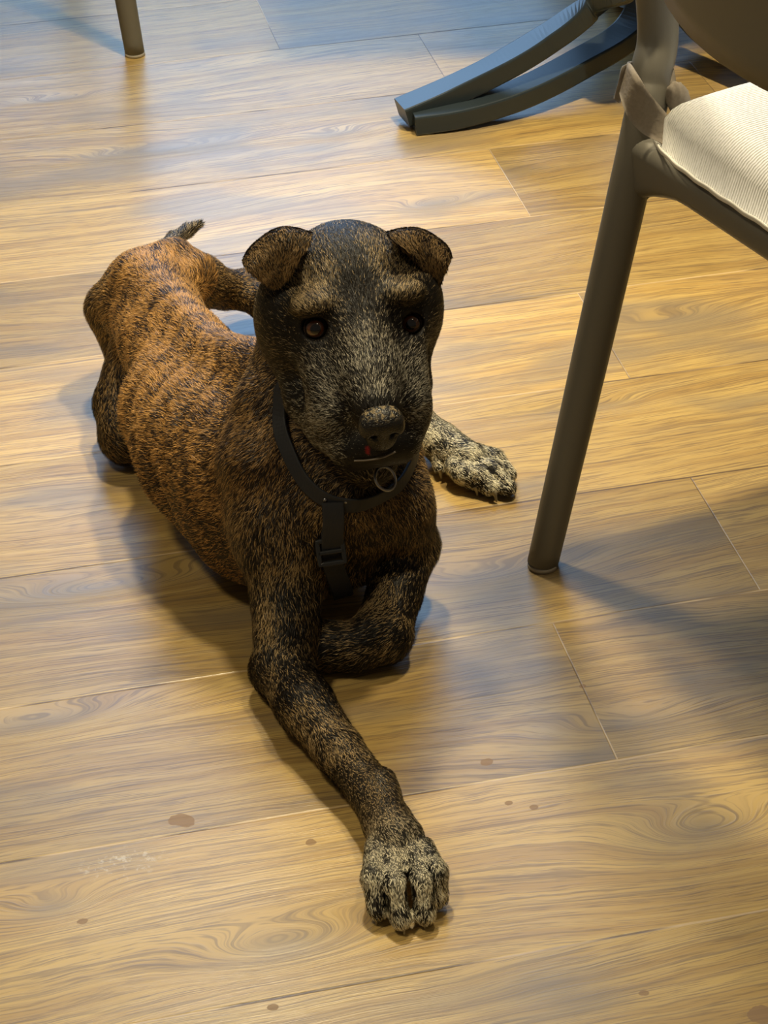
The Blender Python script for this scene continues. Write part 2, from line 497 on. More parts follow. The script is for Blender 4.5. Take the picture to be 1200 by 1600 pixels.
def build_field(h):
    F = Field((-.42, 1.25, -.004), (.22, 2.55, .44), h)
    A = at
    # torso
    F.chain([(A(232, 458, .125), .050), (A(262, 535, .13), .050), (A(318, 630, .125), .06), (A(400, 700, .13), .07), (A(480, 750, .125), .066)], .02, 'torso')
    F.chain([(A(292, 640, .115), .066), (A(335, 690, .115), .078), (A(400, 735, .115), .084), (A(480, 775, .115), .078)], .012, 'torso')
    F.chain([(A(330, 745, .085), .055), (A(400, 810, .075), .062), (A(470, 850, .085), .055)], .02, 'torso')
    F.chain([(A(225, 432, .165), .016), (A(285, 490, .178), .016), (A(340, 550, .19), .020), (A(420, 580, .21), .028)], .03, 'torso')
    F.cap(A(520, 825, .05), A(420, 760, .05), .046, .05, .02, 'chest')
    # hips
    F.cap(A(212, 432, .165), A(225, 450, .155), .019, .02, .02, 'torso')
    F.cap(A(275, 405, .155), A(295, 430, .14), .022, .03, .02, 'torso')
    # right thigh and folded leg (left in the photo)
    F.chain([(A(205, 478, .12), .040), (A(178, 482, .11), .030), (A(190, 545, .07), .020)], .012, 'rear')
    F.chain([(A(205, 550, .09), .024), (A(190, 630, .05), .029), (A(200, 680, .036), .030), (A(260, 690, .028), .022)], .012, 'rear')
    # left thigh reaching back, shank, foot pointing right
    F.chain([(A(270, 428, .12), .036), (A(312, 440, .085), .030), (A(350, 452, .06), .022), (A(385, 452, .05), .0195)], .014, 'rear')
    F.chain([(A(385, 452, .05), .0195), (A(520, 560, .05), .02), (A(640, 650, .04), .022)], .015, 'rear')
    F.chain([(A(640, 655, .038), .020), (A(690, 692, .024), .0205), (A(730, 718, .022), .0195)], .010, 'paw')
    for x0, y0, x1, y1, x2, y2, r in ((745, 707, 772, 717, 794, 741, .0092), (738, 724, 768, 736, 792, 762, .0100),
                                      (725, 732, 745, 744, 765, 762, .0098), (708, 730, 722, 740, 740, 754, .0090)):
        F.chain([(A(x0, y0, .021), r*1.1), (A(x1, y1, .019), r*1.12), (A(x2, y2, .011), r*.98)], .003, 'paw')
    F.cap(A(684, 712, .016), A(686, 732, .012), .009, .006, .004, 'paw')
    # tail
    F.chain([(A(240, 418, .13), .020), (A(258, 394, .10), .012), (A(272, 375, .085), .0085), (A(292, 361, .08), .0070), (A(311, 351, .085), .0045)], .010, 'tail')
    # shoulders and chest
    F.chain([(A(425, 640, .21), .034), (A(425, 720, .17), .048), (A(440, 820, .12), .040)], .02, 'shoulder')
    F.chain([(A(590, 710, .15), .042), (A(612, 790, .12), .036)], .02, 'shoulder')
    F.chain([(A(515, 765, .14), .058), (A(535, 810, .11), .050), (A(538, 845, .085), .038)], .02, 'chest')
    F.chain([(A(535, 840, .09), .032), (A(550, 888, .075), .012)], .02, 'chest')
    # right fore leg stretched to the camera
    F.chain([(A(440, 820, .12), .046), (A(447, 930, .07), .032), (A(445, 1035, .034), .027)], .02, 'leg')
    F.chain([(A(440, 1045, .032), .026), (A(475, 1100, .034), .0255), (A(527, 1170, .03), .0205), (A(580, 1238, .028), .0190), (A(605, 1285, .028), .0200), (A(621, 1312, .026), .0225)], .010, 'leg')
    F.cap(A(418, 1050, .022), A(425, 1062, .022), .014, .012, .012, 'leg')
    F.cap(A(600, 1218, .041), A(605, 1235, .038), .008, .008, .014, 'leg')
    for pts, r in ((((588, 1320), (583, 1372), (590, 1422)), .0090), (((613, 1325), (617, 1385), (626, 1436)), .0094),
                   (((643, 1320), (658, 1380), (664, 1428)), .0098), (((660, 1325), (680, 1362), (684, 1402)), .0094)):
        (a, b, c) = pts
        F.chain([(A(*a, .027), r*1.05), (A(*b, .031), r*1.03), (A(*c, .0118), r*.95)], .0020, 'paw')
    # left fore leg folded under the chest
    F.chain([(A(612, 790, .12), .035), (A(642, 850, .07), .026)], .02, 'leg')
    F.chain([(A(642, 852, .065), .0255), (A(618, 925, .048), .0245), (A(598, 985, .033), .026)], .010, 'leg')
    F.chain([(A(600, 994, .031), .0255), (A(560, 1008, .026), .0225), (A(500, 1010, .024), .023), (A(470, 1005, .022), .02)], .010, 'leg')
    # neck
    F.chain([(A(455, 690, .17), .056), (hd(-.005, -.12, -.07), .050), (hd(0, -.09, -.03), .045)], .02, 'neck')
    F.chain([(A(535, 765, .145), .058), (hd(0, -.075, -.08), .038)], .02, 'neck')
    # skull
    F.ell(hd(0, -.058, -.020), (.066, .060, .050), HROT, .016, 'head', flow=-HF)
    F.ell(hd(0, -.068, -.006), (.050, .048, .040), HROT, .016, 'head', flow=-HF)
    for s in (-1, 1):
        F.ell(hd(-.002 + s*.053, -.048, -.036), (.032, .044, .052), HROT, .02, 'head', flow=-HF)      # cheek muscle
        F.ell(hd(s*.040, -.016, .014), (.019, .010, .008), HROT, .014, 'head', flow=-HF)      # brow
        F.cap(hd(s*.036, -.004, -.032), hd(s*.029, .040, -.062), .022, .024, .014, 'muzzle')     # cheek to flews
        F.cap(hd(s*.029, .034, -.082), hd(s*.018, .060, -.090), .027, .0240, .012, 'muzzle')    # flews
        F.chain([(hd(s*(.046 - .002*s), -.035, -.070), .026), (hd(s*(.043 - .003*s), .0, -.088), .023), (hd(s*.032, .032, -.100), .021)], .012, 'muzzle')     # jowl
    F.chain([(hd(0, -.010, -.018), .032), (hd(0, .035, -.032), .027), (hd(0, .064, -.040), .0215)], .012, 'muzzle')   # bridge
    F.cap(hd(0, .010, -.116), hd(0, .044, -.136), .034, .0235, .006, 'chin')                   # lower jaw
    F.cap(hd(0, -.045, -.075), hd(0, .02, -.088), .036, .026, .02, 'chin')
    # lids
    for s, ex in ((-1, EYL), (1, EYR)):
        F.ell(ex - HF*.001, (.0155, .0115, .0130), HROT, .008, 'head', flow=-HF)
    # stop and mid furrow
    F.cap(hd(0, .004, .014), hd(0, -.025, .044), .002, .002, .012, sub=True)
    # mouth line
    F.cap(hd(0, .040, -.078), hd(0, .064, -.086), .024, .0225, .008, 'muzzle')
    for s in (-1, 1):
        F.chain_sub([hd(0, .080, -.1060), hd(s*.014, .078, -.1085), hd(s*.027, .066, -.113), hd(s*.045, .028, -.116)], .0016, .004)
    F.cap(hd(0, .089, -.066), hd(0, .0875, -.095), .0014, .0014, .004, sub=True)                # philtrum
    return F

def _chain_sub(s, pts, r, k):
    for p, q in zip(pts[:-1], pts[1:]): s.cap(p, q, r, r, k, sub=True)
Field.chain_sub = _chain_sub
def VD(p): return unit(unit(CP - p)*.85 + HF*.15)
# hollows between the toes
TOE_GAPS = [(at(602, 1374, .031), at(604, 1430, .026), .0024), (at(636, 1362, .035), at(647, 1430, .028), .0036), (at(672, 1358, .038), at(683, 1395, .030), .0018),
            (at(752, 724, .031), at(792, 752, .022), .0018), (at(738, 736, .031), at(778, 765, .022), .0020), (at(716, 738, .030), at(752, 760, .020), .0020)]
# eyeball centres
EYL = hray(492, 511, -.012); EYR = hray(641, 504, -.012)

dog = empty('dog', tuple(at(330, 700, 0)))
tag(dog, 'thin brindle dog with grey muzzle and folded ears, lying on the wood floor', 'dog')

FD = build_field(.0028)
# ribs: shallow ripples across the flank
def ribs(F):
    a = at(262, 530, .14); b = at(420, 700, .14); ax = unit(b - a)
    r = F.box(np.minimum(a, b) - .14, np.maximum(a, b) + .14)
    sl, X = r
    s = (X - a) @ ax; L = np.linalg.norm(b - a)
    sl2 = s + .9*(X[..., 2] - .12)
    mask = sstep(s, .03, .08)*(1 - sstep(s, L*.80, L*1.02))*(sstep(X[..., 2], .05, .09))*(1 - sstep(X[..., 2], .19, .215))
    F.D[sl] += (-.0024*mask*np.sin(sl2*2*np.pi/.030)).astype(np.float32)
ribs(FD)
FD.smooth(1)
for ga, gb, gr in TOE_GAPS:
    for dz in (0, -.006, -.012):
        FD.cap(ga + [0, 0, dz], gb + [0, 0, dz], gr*(1 + dz*18), gr*(1.1 + dz*14), .002, sub=True)
for ex in (EYL, EYR):          # eye openings
    FD.ell(ex + VD(ex)*.009, (.0116, .0150, .0096), HROT, .002, sub=True)
    FD.ell(ex, (.0115, .0115, .0115), None, .001, sub=True)
V, Q = FD.nets()
keep_floor = .0008
V[:, 2] = np.maximum(V[:, 2], keep_floor)
Nrm = FD.grad(V)

# -- colour field: dark hair, light hair, probability of a light hair
prims = FD.prims
PA = np.array([p[0] for p in prims]); PB = np.array([p[1] for p in prims])
RA = np.array([p[2] for p in prims]); RB = np.array([p[3] for p in prims])
TG = [p[4] for p in prims]
TAGS = ['torso', 'rear', 'shoulder', 'chest', 'leg', 'paw', 'neck', 'head', 'muzzle', 'chin', 'tail']
TI = np.array([TAGS.index(t) for t in TG])
PDIR = np.array([unit(b - a) if np.linalg.norm(b-a) > 1e-6 else np.zeros(3) for a, b in zip(PA, PB)])
for i, t in enumerate(TG):
    if t in ('neck', 'muzzle', 'chin'): PDIR[i] = -PDIR[i]
    if t == 'torso' : PDIR[i] = -PDIR[i]
    if t == 'neck': PDIR[i] = np.array([-.25, .35, -.8])
    if t == 'chest': PDIR[i] = np.array([0, .0, -1.])
    if t == 'torso': PDIR[i] = unit(PDIR[i]*np.sign(PDIR[i][1] + 1e-9)*.8 + np.array([-.1, 0, -.45]))
    if t == 'shoulder': PDIR[i] = np.array([-.25, .25, -.9])

def analyse(P):
    n = len(P); flow = np.zeros((n, 3)); W = np.zeros((n, len(TAGS)))
    for i in range(len(PA)):
        ab = PB[i] - PA[i]; L = max(ab @ ab, 1e-9)
        t = np.clip(((P - PA[i]) @ ab)/L, 0, 1)
        d = np.linalg.norm(P - PA[i] - t[:, None]*ab, axis=1) - (RA[i] + (RB[i]-RA[i])*t)
        w = np.exp(-np.clip(d, -.01, 1)/.008)
        flow += w[:, None]*PDIR[i]; W[:, TI[i]] += w
    W /= W.sum(1, keepdims=True)
    return flow, W

def srgb(*c):
    c = np.array(c)/255.0
    return np.where(c <= .04045, c/12.92, ((c + .055)/1.055)**2.4)

SP0 = at(232, 452, .15); SPD = unit(at(470, 720, .15) - SP0)
def coat(P):
    flow, W = analyse(P)
    g = lambda t: W[:, TAGS.index(t)]
    n1 = vnoise(P, 22); n2 = vnoise(P + 7, 55); n3 = vnoise(P + 3, 140)
    s = (P - SP0) @ SPD
    st = .5 + .5*np.sin((s + .022*(n1 - .5)*3 + .012*n2 + P[:, 2]*.7)*2*np.pi/.040)
    st = np.clip(st*.65 + .7*(n2 - .5) + .5*(n3 - .5) + .12, 0, 1)
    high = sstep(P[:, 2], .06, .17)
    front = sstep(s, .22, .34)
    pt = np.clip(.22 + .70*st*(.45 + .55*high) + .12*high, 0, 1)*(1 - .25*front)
    prob = np.zeros(len(P)); light = np.zeros((len(P), 3))
    def add(w, p, c):
        nonlocal prob, light
        prob = prob + w*p; light += w[:, None]*np.asarray(c)
    add(g('torso'), pt*.95, srgb(176, 132, 74))
    add(g('rear'), .30 + .45*st*sstep(P[:, 2], .03, .16), srgb(150, 120, 74))
    add(g('shoulder'), (.18 + .5*st*high), srgb(146, 112, 66))
    add(g('chest'), .15 + .25*n2, srgb(136, 114, 78))
    add(g('neck'), .25 + .40*n2*st, srgb(146, 116, 72))
    add(g('leg'), .12 + .50*np.clip(n2*1.6 - .5, 0, 1) + .15*sstep(-P[:, 1], -1.62, -1.45), srgb(156, 132, 92))
    add(g('paw'), .62 + .6*np.clip(n3*2.2 - 1.0, -.8, 1), srgb(236, 228, 200))
    add(g('tail'), .2 + .3*n3, srgb(150, 135, 110))
    add(g('chin'), .3, srgb(140, 128, 105))
    # head, in its own frame
    L = (P - HO) @ HROT; x, y, z = L[:, 0], L[:, 1], L[:, 2]
    ax = np.abs(x)
    brow = np.exp(-(((ax - .042)/.020)**2 + ((z - .019)/.010)**2))*(y > -.06)
    gold = np.exp(-(((ax - .028)/.014)**2 + ((z - .050)/.018)**2))
    centre = np.exp(-(x/.012)**2)*sstep(z, .0, .03)
    cheek = np.exp(-(((ax - .058)/.018)**2 + ((z + .02)/.03)**2))
    eyed = np.exp(-(((ax - .043)/.020)**2 + ((z + .006)/.012)**2))
    temple = sstep(ax, .052, .066)*sstep(z, -.03, .0)
    n0 = sstep(vnoise(P + 5, 38), .35, .65)
    hprob = .04 + .34*n2*(.25 + .75*n0) + .34*brow + .26*gold - .36*centre*(1 - sstep(z, .04, .055)*.6) - .25*eyed - .12*temple + .08*cheek
    add(g('head'), np.clip(hprob, .03, 1), srgb(158, 136, 98))
    grey = np.exp(-((ax/.038)**2))*sstep(y, -.01, .025)*(1 - sstep(y, .062, .080))
    side = sstep(ax, .022, .042)*sstep(y, .0, .04)
    front_m = sstep(y, .068, .082)*(1 - sstep(ax, .018, .030))
    mprob = .05 + .42*grey*(n2 + .1)*(.4 + .6*n0) + .42*side*(n2 + .1) - .5*front_m
    add(g('muzzle'), np.clip(mprob, .02, 1), srgb(166, 160, 144))
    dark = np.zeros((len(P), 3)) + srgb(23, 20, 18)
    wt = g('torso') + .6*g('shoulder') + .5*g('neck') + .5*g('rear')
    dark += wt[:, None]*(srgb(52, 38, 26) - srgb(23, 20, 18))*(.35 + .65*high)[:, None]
    return flow, np.clip(prob, 0, 1), light, dark

rs = np.random.RandomState(11)
# strands
tri = np.concatenate([Q[:, [0, 1, 2]], Q[:, [0, 2, 3]]])
a_, b_, c_ = V[tri[:, 0]], V[tri[:, 1]], V[tri[:, 2]]
ar = np.linalg.norm(np.cross(b_ - a_, c_ - a_), axis=1)/2
NS = 620000
zc = (a_[:, 2] + b_[:, 2] + c_[:, 2])/3
headw = 1 + 1.2*(((a_ - HO)**2).sum(1) < .12**2)
pr = ar*(zc > .006)*headw; pr /= pr.sum()
ti = rs.choice(len(tri), NS, p=pr)
u = rs.rand(NS, 1); w = rs.rand(NS, 1); sw = (u + w) > 1; u = np.where(sw, 1-u, u); w = np.where(sw, 1-w, w)
RP = a_[ti] + u*(b_[ti] - a_[ti]) + w*(c_[ti] - a_[ti])
RN = FD.grad(RP)
flow, prob, light, dark = coat(RP)
# hair direction: flow made tangent to the skin
fn = flow - (flow*RN).sum(1, keepdims=True)*RN
ff = np.linalg.norm(fn, axis=1, keepdims=True)
fn = np.where(ff > .02, fn/(ff + 1e-9), np.cross(RN, rs.randn(NS, 3)))
# head hair parts away from the nose
Lh = (RP - HO) @ HROT
hm = sstep(-np.linalg.norm(RP - hd(0, -.02, -.02), axis=1), -.13, -.10)[:, None]
rad = RP - hd(0, .09, -.045); rad -= (rad*RN).sum(1, keepdims=True)*RN; rad /= np.linalg.norm(rad, axis=1, keepdims=True) + 1e-9
fn = fn*(1 - hm) + rad*hm
wv = np.stack([vnoise(RP + 11, 45), vnoise(RP + 23, 45), vnoise(RP + 37, 45)], 1) - .5
fn = fn + .9*wv + .22*rs.randn(NS, 3)
fn -= (fn*RN).sum(1, keepdims=True)*RN; fn /= np.linalg.norm(fn, axis=1, keepdims=True) + 1e-9
isl = rs.rand(NS) < prob
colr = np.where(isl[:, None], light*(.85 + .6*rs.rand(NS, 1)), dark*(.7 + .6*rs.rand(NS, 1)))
ingap = np.zeros(NS, bool)
for ga, gb, gr in TOE_GAPS:
    tt = np.clip(((RP - ga) @ (gb - ga))/((gb - ga) @ (gb - ga)), 0, 1)
    ingap |= np.linalg.norm(RP - ga - tt[:, None]*(gb - ga), axis=1) < gr + .0012
# length
hz = np.linalg.norm(RP - HO, axis=1)
length = np.where(hz < .13, .0050, .0078)*(.7 + .6*rs.rand(NS))
pawz = ((RP[:, 1] < 1.5) | ((RP[:, 0] > .04) & (RP[:, 1] > 1.9)))
length = np.where(pawz, .0046, length)
lipz = sstep(Lh[:, 1], .050, .062)*(1 - sstep(np.abs(Lh[:, 0]), .022, .032))*sstep(-Lh[:, 2], .045, .055)*(1 - sstep(-Lh[:, 2], .103, .108))
length *= 1 - .78*lipz
# keep hair off the eyes, nose
de = np.minimum(np.linalg.norm(RP - EYL, axis=1), np.linalg.norm(RP - EYR, axis=1))
length *= np.clip((de - .0125)/.012, .25, 1)
ln = length[:, None]; wd = (.00019 + .00009*rs.rand(NS, 1))*np.where(hz < .13, .85, 1.0)[:, None]*(1 + .15*(ln > .007))
side = np.cross(fn, RN); side /= np.linalg.norm(side, axis=1, keepdims=True) + 1e-9
lift = .16 + .14*rs.rand(NS, 1)
p0 = RP - RN*.0006; p1 = RP + fn*ln*.5 + RN*ln*lift*.8; p2 = RP + fn*ln*.98 + RN*ln*lift*1.0
for arr in (p1, p2): arr[:, 2] = np.maximum(arr[:, 2], .0006)
keep = (de > .0125) & ~ingap
for ex in (EYL, EYR):
    for pp in (p0, p1, p2):
        q = (pp - ex) @ np.stack([CR, F_, CU], 1)
        keep &= ~(((q[:, 0]/.0105)**2 + (q[:, 2]/.0088)**2 < 1) & (np.abs(q[:, 1]) < .02))
SV = np.stack([p0 - side*wd, p0 + side*wd, p1 + side*wd*.85, p1 - side*wd*.85, p2], 1)[keep]
sn = RN + .35*fn*0 + .28*rs.randn(NS, 3); sn /= np.linalg.norm(sn, axis=1, keepdims=True)
SN = np.repeat(sn[:, None], 5, 1)[keep]; SCc = np.repeat(colr[:, None], 5, 1)[keep]
ns = len(SV); base = len(V) + 5*np.arange(ns)[:, None]
sq = base + np.array([[0, 1, 2, 3]]); st_ = base + np.array([[3, 2, 4]])
_, vp, vl, vd = coat(V)
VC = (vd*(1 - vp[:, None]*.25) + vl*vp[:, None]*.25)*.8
for ga, gb, gr in TOE_GAPS:      # skin colour darkened in the hollows between the toes
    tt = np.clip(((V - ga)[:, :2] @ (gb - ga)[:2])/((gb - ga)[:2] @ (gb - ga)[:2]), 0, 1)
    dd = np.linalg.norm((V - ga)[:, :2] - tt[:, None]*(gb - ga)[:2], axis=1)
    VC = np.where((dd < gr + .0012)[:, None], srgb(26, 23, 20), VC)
# bare dark skin by the eyes and lips, small red sore above the lip
dv = np.minimum(np.linalg.norm(V - EYL, axis=1), np.linalg.norm(V - EYR, axis=1))
VC = np.where((dv < .0165)[:, None], srgb(24, 20, 18), VC)
sore = FD.hit(CP, ray(575, 705))
print('sore', sore, (sore-HO)@HROT, [ (p-HO)@HROT for p in [FD.hit(CP, ray(x, y)) for x, y in ((600,655),(590,700),(575,718),(580,740),(590,755))]])
if sore is not None:
    def paint(P, C):
        q = P - sore; q = q @ HROT
        mk = ((q[:, 0]/.0024)**2 + (q[:, 2]/.0034)**2 < 1) & (np.abs(q[:, 1]) < .01)
        return np.where(mk[:, None], srgb(140, 30, 32), C)
    VC = paint(V, VC)
    flat = SV.reshape(-1, 3)
    SCc = paint(np.repeat(SV[:, 0], 5, 0), SCc.reshape(-1, 3)).reshape(SCc.shape)
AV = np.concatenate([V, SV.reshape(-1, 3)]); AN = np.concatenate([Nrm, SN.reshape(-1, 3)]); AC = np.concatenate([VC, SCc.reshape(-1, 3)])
t = NT('brindle_coat')
at_ = t.node('ShaderNodeAttribute', attribute_name='Col')
t.set(Base_Color=at_.outputs['Color'], Roughness=.5)
t.b.inputs['Specular IOR Level'].default_value = .35
t.b.inputs['Sheen Weight'].default_value = .0
COAT = t.m
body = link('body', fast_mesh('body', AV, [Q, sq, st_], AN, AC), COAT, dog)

# -- ears: thin folded flaps
def skin_patch(name, grid, thick, parent, colfn, fur=9000, flowdir=None):
    """grid: rows of points (list of lists), made into a closed flap with fur"""
    G = np.array(grid, float); nu, nv = G.shape[:2]
    # refine both ways
    R1 = np.array([catmull(G[i], 6) for i in range(nu)])
    R2 = np.array([catmull(R1[:, j], 6) for j in range(R1.shape[1])]).transpose(1, 0, 2)
    du = np.gradient(R2, axis=0); dv_ = np.gradient(R2, axis=1)
    nn = np.cross(du, dv_); nn /= np.linalg.norm(nn, axis=-1, keepdims=True) + 1e-12
    a, b = R2.shape[:2]
    ii, jj = np.meshgrid(np.linspace(0, 1, a), np.linspace(0, 1, b), indexing='ij')
    edge = np.minimum(np.minimum(jj, 1 - jj), 1 - ii); th = thick*np.clip(edge/.12, 0.12, 1)**.5
    T = R2 + nn*th[..., None]/2; B = R2 - nn*th[..., None]/2
    Vv = np.concatenate([T.reshape(-1, 3), B.reshape(-1, 3)]); N = a*b
    idx = np.arange(N).reshape(a, b)
    q1 = np.stack([idx[:-1, :-1], idx[1:, :-1], idx[1:, 1:], idx[:-1, 1:]], -1).reshape(-1, 4)
    q2 = q1[:, ::-1] + N
    rim = np.concatenate([idx[:, 0], idx[-1, 1:], idx[::-1, -1][1:], idx[0, ::-1][1:-1]])
    r2 = np.roll(rim, -1)
    q3 = np.stack([rim, rim + N, r2 + N, r2], -1)[:, ::-1]
    Nn = np.concatenate([nn.reshape(-1, 3), -nn.reshape(-1, 3)])
    allq = np.concatenate([q1, q2, q3])
    # fur on both sides
    SVs, SNs, SCs = [], [], []
    for sgn, off in ((1, T), (-1, B)):
        i = rs.rand(fur)*(a - 1.001); j = rs.rand(fur)*(b - 1.001)
        i0 = i.astype(int); j0 = j.astype(int); fi = (i - i0)[:, None]; fj = (j - j0)[:, None]
        bil = lambda M: (M[i0, j0]*(1-fi)*(1-fj) + M[i0+1, j0]*fi*(1-fj) + M[i0, j0+1]*(1-fi)*fj + M[i0+1, j0+1]*fi*fj)
        P = bil(off); Nq = bil(nn)*sgn; Fd = bil(du); Fd = Fd/(np.linalg.norm(Fd, axis=1, keepdims=True)+1e-9) + .25*rs.randn(fur, 3)
        Fd -= (Fd*Nq).sum(1, keepdims=True)*Nq; Fd /= np.linalg.norm(Fd, axis=1, keepdims=True)
        sd = np.cross(Fd, Nq); l = .005*(.7 + .6*rs.rand(fur, 1)); wd_ = .00032
        SVs.append(np.stack([P - sd*wd_, P + sd*wd_, P + Fd*l*.5 + Nq*l*.15 + sd*wd_*.8, P + Fd*l*.5 + Nq*l*.15 - sd*wd_*.8, P + Fd*l + Nq*l*.2], 1))
        SNs.append(np.repeat((Nq + .25*rs.randn(fur, 3))[:, None], 5, 1))
        SCs.append(np.repeat(colfn(P, i/(a-1), j/(b-1), rs.rand(fur))[:, None], 5, 1))
    SVs = np.concatenate(SVs); SNs = np.concatenate(SNs); SCs = np.concatenate(SCs)
    base = len(Vv) + 5*np.arange(len(SVs))[:, None]
    VCc = colfn(Vv, np.tile(ii.ravel(), 2), np.tile(jj.ravel(), 2), np.full(2*N, .9))
    me = fast_mesh(name, np.concatenate([Vv, SVs.reshape(-1, 3)]), [allq, base + np.array([[0, 1, 2, 3]]), base + np.array([[3, 2, 4]])],
                   np.concatenate([Nn, SNs.reshape(-1, 3)]), np.concatenate([VCc, SCs.reshape(-1, 3)]))
    return link(name, me, COAT, parent)

def ear_col(P, i, j, r):
    n = vnoise(P, 90)
    pl = np.clip(.28 + .5*n - .0*i, 0, 1)
    L_ = srgb(150, 122, 82); D_ = srgb(34, 28, 24)
    return np.where((r < pl)[:, None], L_*(.8 + .4*n)[:, None], D_)
hr = hray
ear_l = [  # root on the skull -> fold crest -> tip, columns from outer edge to inner edge
    [hr(408, 432, -.085), hr(425, 408, -.085), hr(450, 392, -.080), hr(480, 392, -.070)],
    [hr(388, 412, -.075), hr(410, 388, -.080), hr(442, 368, -.078), hr(482, 374, -.066)],
    [hr(380, 410, -.060), hr(402, 382, -.066), hr(440, 360, -.066), hr(488, 367, -.056)],
    [hr(384, 420, -.048), hr(412, 398, -.052), hr(445, 378, -.054), hr(480, 388, -.046)],
    [hr(403, 436, -.042), hr(420, 424, -.044), hr(442, 408, -.046), hr(466, 408, -.042)],
    [hr(422, 447, -.040), hr(431, 444, -.040), hr(440, 440, -.040), hr(450, 434, -.040)]]
ear_r = [
    [hr(684, 428, -.085), hr(668, 410, -.085), hr(645, 395, -.080), hr(615, 388, -.070)],
    [hr(700, 412, -.075), hr(684, 390, -.080), hr(655, 370, -.078), hr(612, 372, -.066)],
    [hr(704, 404, -.060), hr(690, 382, -.066), hr(652, 361, -.066), hr(604, 365, -.056)],
    [hr(701, 412, -.050), hr(682, 396, -.052), hr(650, 376, -.054), hr(616, 378, -.046)],
    [hr(694, 426, -.045), hr(682, 416, -.046), hr(660, 402, -.046), hr(638, 396, -.042)],
    [hr(688, 440, -.042), hr(683, 440, -.042), hr(676, 438, -.042), hr(667, 430, -.042)]]
skin_patch('ear', ear_l, .0045, dog, ear_col)
skin_patch('ear', [r_[::-1] for r_ in ear_r], .0045, dog, ear_col)

# -- eyes
def eye(c):
    bm = bmesh.new(); bmesh.ops.create_uvsphere(bm, u_segments=40, v_segments=28, radius=.0112)
    me = bpy.data.meshes.new('eye'); bm.to_mesh(me); bm.free()
    o = bpy.data.objects.new('eye', me); COL.objects.link(o)
    me.polygons.foreach_set('use_smooth', [True]*len(me.polygons))
    me.materials.append(EYE)
    o.parent = dog
    d = Vector(unit(VD(c)))
    o.matrix_parent_inverse = world_matrix(dog).inverted()
    o.location = Vector(c); o.rotation_euler = Vector(unit(CP - c)*.75 + HF*.25).to_track_quat('Z', 'Y').to_euler()
    return o
t = NT('brown_eye')
sp = t.node('ShaderNodeSeparateXYZ'); t.put(sp.inputs[0], t.obj())
rr = t.math('SQRT', t.math('ADD', t.math('POWER', sp.outputs[0], 2.0), t.math('POWER', sp.outputs[1], 2.0)))
fr = t.math('DIVIDE', rr, .0112)
irisn = t.noise(t.obj(), 500, 2)
c = t.mix(irisn, (.06, .020, .007), (.13, .045, .015))
c = t.mix(t.ramp(fr, .38, .46), (.004, .004, .006), c)
c = t.mix(t.ramp(fr, .62, .72), c, (.015, .010, .008))
c = t.mix(t.ramp(fr, .80, .90), c, (.10, .07, .055))
t.set(Base_Color=c, Roughness=.06); t.b.inputs['Coat Weight'].default_value = 1; t.b.inputs['Coat Roughness'].default_value = .02
EYE = t.m
eye(EYL); eye(EYR)

# -- nose leather
NF = Field(hd(0, .09, -.05) - .04, hd(0, .09, -.05) + .04, .0009)
NF.ell(hd(0, .083, -.0345), (.0185, .015, .0125), HROT, .006, 'n')
NF.ell(hd(0, .088, -.050), (.0140, .010, .0175), HROT, .006, 'n')
for s in (-1, 1):
    NF.ell(hd(s*.0125, .087, -.040), (.0078, .009, .0098), HROT, .005, 'n')
    NF.ell(hd(s*.0088, .098, -.0435), (.0036, .009, .0032), HROT, .003, sub=True)
    NF.cap(hd(s*.012, .095, -.048), hd(s*.020, .089, -.048), .0016, .0010, .003, sub=True)
NF.cap(hd(0, .099, -.045), hd(0, .097, -.066), .0008, .0008, .002, sub=True)
nv, nq = NF.nets()
t = NT('nose_leather')
vor = t.node('ShaderNodeTexVoronoi', feature='DISTANCE_TO_EDGE'); vor.inputs['Scale'].default_value = 420
t.put(vor.inputs['Vector'], t.obj())
geo = t.node('ShaderNodeNewGeometry')
sz = t.node('ShaderNodeSeparateXYZ'); t.put(sz.inputs[0], geo.outputs['Position'])
crust = t.math('MULTIPLY', t.ramp(sz.outputs[2], float(hd(0, .09, -.030)[2]), float(hd(0, .088, -.0245)[2])), t.ramp(t.noise(t.obj(), 260, 3), .46, .62))
c = t.mix(crust, (.008, .008, .009), (.25, .19, .10))
c = t.mix(t.ramp(vor.outputs['Distance'], 0, .10, .8, 0), c, (.006, .005, .005))
t.set(Base_Color=c, Roughness=t.math('ADD', .34, t.math('MULTIPLY', crust, .4)))
t.bump(t.ramp(vor.outputs['Distance'], 0, .2), .5, .0006)
link('nose', fast_mesh('nose', nv, [nq], NF.grad(nv, .001)), t.m, dog)

# -- pale edge of the lower lip
lp = [FD.hit(CP, ray(x, y), off=.0015) for x, y in ((553, 720), (575, 719), (597, 715), (618, 706))]
v, f = sweep(catmull(lp, 6), (0, 0, 1), circ(.0008, 8))
t = NT('lip_skin'); t.set(Base_Color=(.20, .17, .14), Roughness=.35)
link('lip_edge', mesh_from('lip_edge', v, f), t.m, dog)

